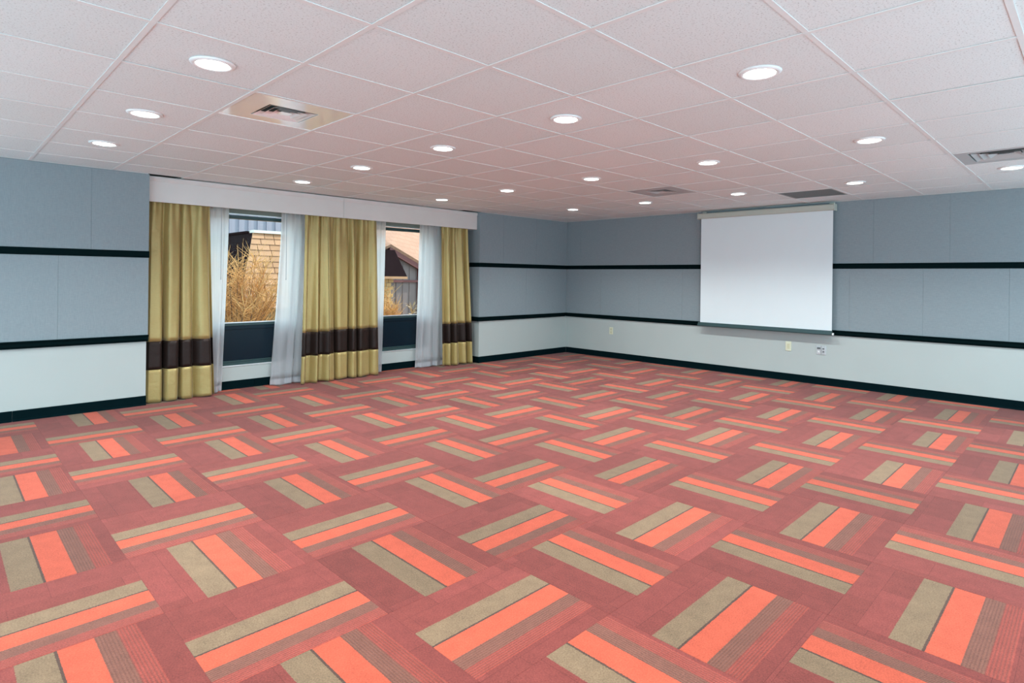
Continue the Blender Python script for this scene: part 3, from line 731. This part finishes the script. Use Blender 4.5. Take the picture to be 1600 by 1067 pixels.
loc_mb([(xB_+0.02,yB_-0.06,zB_),(6.95,yB_-0.06,zB_),(6.95,yB_+0.2,zB_),(xB_+0.02,yB_+0.2,zB_),(xB_+0.02,yB_-0.06,zB_+0.06),(6.95,yB_-0.06,zB_+0.06),(6.95,yB_+0.2,zB_+0.06),(xB_+0.02,yB_+0.2,zB_+0.06)], 'flashing', 'flash')
loc_mb([(xB_-0.04,yB_+0.2,zB_),(xB_+0.1,yB_+0.2,zB_),(xB_+0.1,18,zB_),(xB_-0.04,18,zB_),(xB_-0.04,yB_+0.2,zB_+0.045),(xB_+0.1,yB_+0.2,zB_+0.045),(xB_+0.1,18,zB_+0.045),(xB_-0.04,18,zB_+0.045)], 'flashing', 'roof_dark_and_shaded')  # side flashing coloured dark along with the shaded side
nrow = 13; rs = random.Random(5)
for i in range(nrow):
    t0, t1 = i/nrow, (i+1)/nrow
    za0, zb0 = zA+(zB_-zA)*t0, zA+(zB_-zA)*t1; ya0, yb0 = yA+(yB_-yA)*t0, yA+(yB_-yA)*t1
    xl = xA+(xB_-xA)*t0+0.01; x = xl; first = True
    while x < 6.9:
        w = rs.uniform(0.17, 0.34)
        if first: w *= rs.uniform(0.4, 1.0)
        xe = min(x+w, 6.95); g = 0.006
        xt = (xA+(xB_-xA)*t1+0.012) if first else x+g
        p = 0.022+rs.uniform(0, 0.008)
        loc_mb([(x+g,ya0-p,za0+0.006),(xe-g,ya0-p,za0+0.006),(xe-g,ya0+0.01,za0+0.006),(x+g,ya0+0.01,za0+0.006),
                (xt,yb0-0.008,zb0+0.004),(max(xe-g, xt+0.02),yb0-0.008,zb0+0.004),(max(xe-g, xt+0.02),yb0+0.01,zb0+0.004),(xt,yb0+0.01,zb0+0.004)], 'shingle', rs.choice(['shingle', 'shingle_b', 'shingle_b']))
        x = xe; first = False
# --- blue clad building further back
bl = empty('clad_building', (10, 24, -0.2)); tag(bl, 'pale blue ribbed metal clad building showing above the mansard roof', 'building')
MB().box(-4.6, 3.0, -2, 4, 0, 5.2).build('wall', 'clad', bl)
for i in range(24): MB().box(-4.6+i*0.32, -4.57+i*0.32, -2.04, -2.0, 0, 5.2).build('rib', 'clad', bl)
MB().box(-4.7, 3.1, -2.1, 4.1, 5.2, 5.35).build('parapet', 'flash', bl)
# --- red trimmed building beyond the right window
b2 = empty('gabled_building', (9, 14, -0.2)); tag(b2, 'grey building with dark red trim and tan roof outside the right window', 'building')
ox, oy, oz = b2.location
def b2h(pts, name, mat, par=None):
    o = MB().hexa([at(*p) for p in pts]).build(name, mat, par or b2); return o
def rake(x): return 2.09+(x-8.12)*(1.62-2.09)/1.0
wl = MB().prism([(x-ox, z-oz) for x, z in ((7.2, -0.2), (9.1, -0.2), (9.1, rake(9.1)-0.04), (8.1, rake(8.1)-0.04), (7.2, 1.7))], 'y', 13.0-oy, 13.15-oy).build('wall', 'greywall', b2)
for i in range(9): MB().box(7.35+i*0.2-ox, 7.365+i*0.2-ox, 12.985-oy, 13.0-oy, 0, 1.62+0.2).build('batten', 'greywall', wl)
# fascia along the rake
b2h([(8.08,12.86,rake(8.08)-0.20),(9.2,12.86,rake(9.2)-0.20),(9.2,12.94,rake(9.2)-0.20),(8.08,12.94,rake(8.08)-0.20),(8.08,12.86,rake(8.08)),(9.2,12.86,rake(9.2)),(9.2,12.94,rake(9.2)),(8.08,12.94,rake(8.08))], 'fascia', 'redtrim')
# roof plane rising behind the rake, facing the room
me = bpy.data.meshes.new('roof')
rv = [(7.0,12.82,1.62),(8.08,12.82,rake(8.08)),(9.3,12.82,rake(9.3)),(12.5,12.82,1.5),(12.5,17.5,4.9),(7.0,17.5,4.9)]
rv2 = [(a, b+0.05, c-0.08) for a, b, c in rv]
vv = [at(*p) for p in rv+rv2]
ff = [(0,1,5),(1,2,4,5),(2,3,4),(6,11,7),(7,11,10,8),(8,10,9),(0,6,7,1),(1,7,8,2),(2,8,9,3),(3,9,10,4),(4,10,11,5),(5,11,6,0)]
me.from_pydata(vv, [], ff); uv = me.uv_layers.new(name='UVMap')
for lp in me.loops:
    c = me.vertices[lp.vertex_index].co; uv.data[lp.index].uv = (c.x, math.hypot(c.y, c.z))
me.materials.append(M['roof_tan']); link('roof', me, b2)
MB().box(7.2-ox, 9.1-ox, 12.95-oy, 13.0-oy, 1.15-oz, 1.21-oz).build('band_trim', 'redtrim', wl)
MB().box(8.99-ox, 9.1-ox, 12.94-oy, 13.0-oy, 0, 1.55-oz).build('corner_board', 'redtrim', b2)
dp = MB().rod(at(9.12, 12.9, -0.2), at(9.12, 12.9, 1.1), 0.035, seg=10).build('downpipe', 'pinkpipe', b2)
MB().box(9.0-ox, 9.5-ox, 12.78-oy, 12.9-oy, 1.50-oz, 1.58-oz).build('gutter', 'redtrim', b2)
b2h([(7.5,12.3,1.30),(8.22,12.3,1.30),(8.22,12.98,1.30),(7.5,12.98,1.30),(7.6,12.55,1.95),(8.02,12.55,1.95),(8.02,12.98,1.95),(7.6,12.98,1.95)], 'canopy_roof', 'roof_dark_and_shaded')
b2h([(7.5,12.28,1.24),(8.22,12.28,1.24),(8.22,12.98,1.24),(7.5,12.98,1.24),(7.5,12.28,1.30),(8.22,12.28,1.30),(8.22,12.98,1.30),(7.5,12.98,1.30)], 'canopy_edge', 'shingle')
pier = empty  # brick pier under the canopy
rb = random.Random(3)
for i in range(16):
    for j in range(2):
        o = 0.03 if i % 2 else -0.03
        MB().box(7.62+j*0.14+o-ox, 7.75+j*0.14+o-ox, 12.45-oy-rb.uniform(0, 0.01), 12.7-oy, i*0.09, i*0.09+0.082).build('brick', 'stone', b2)
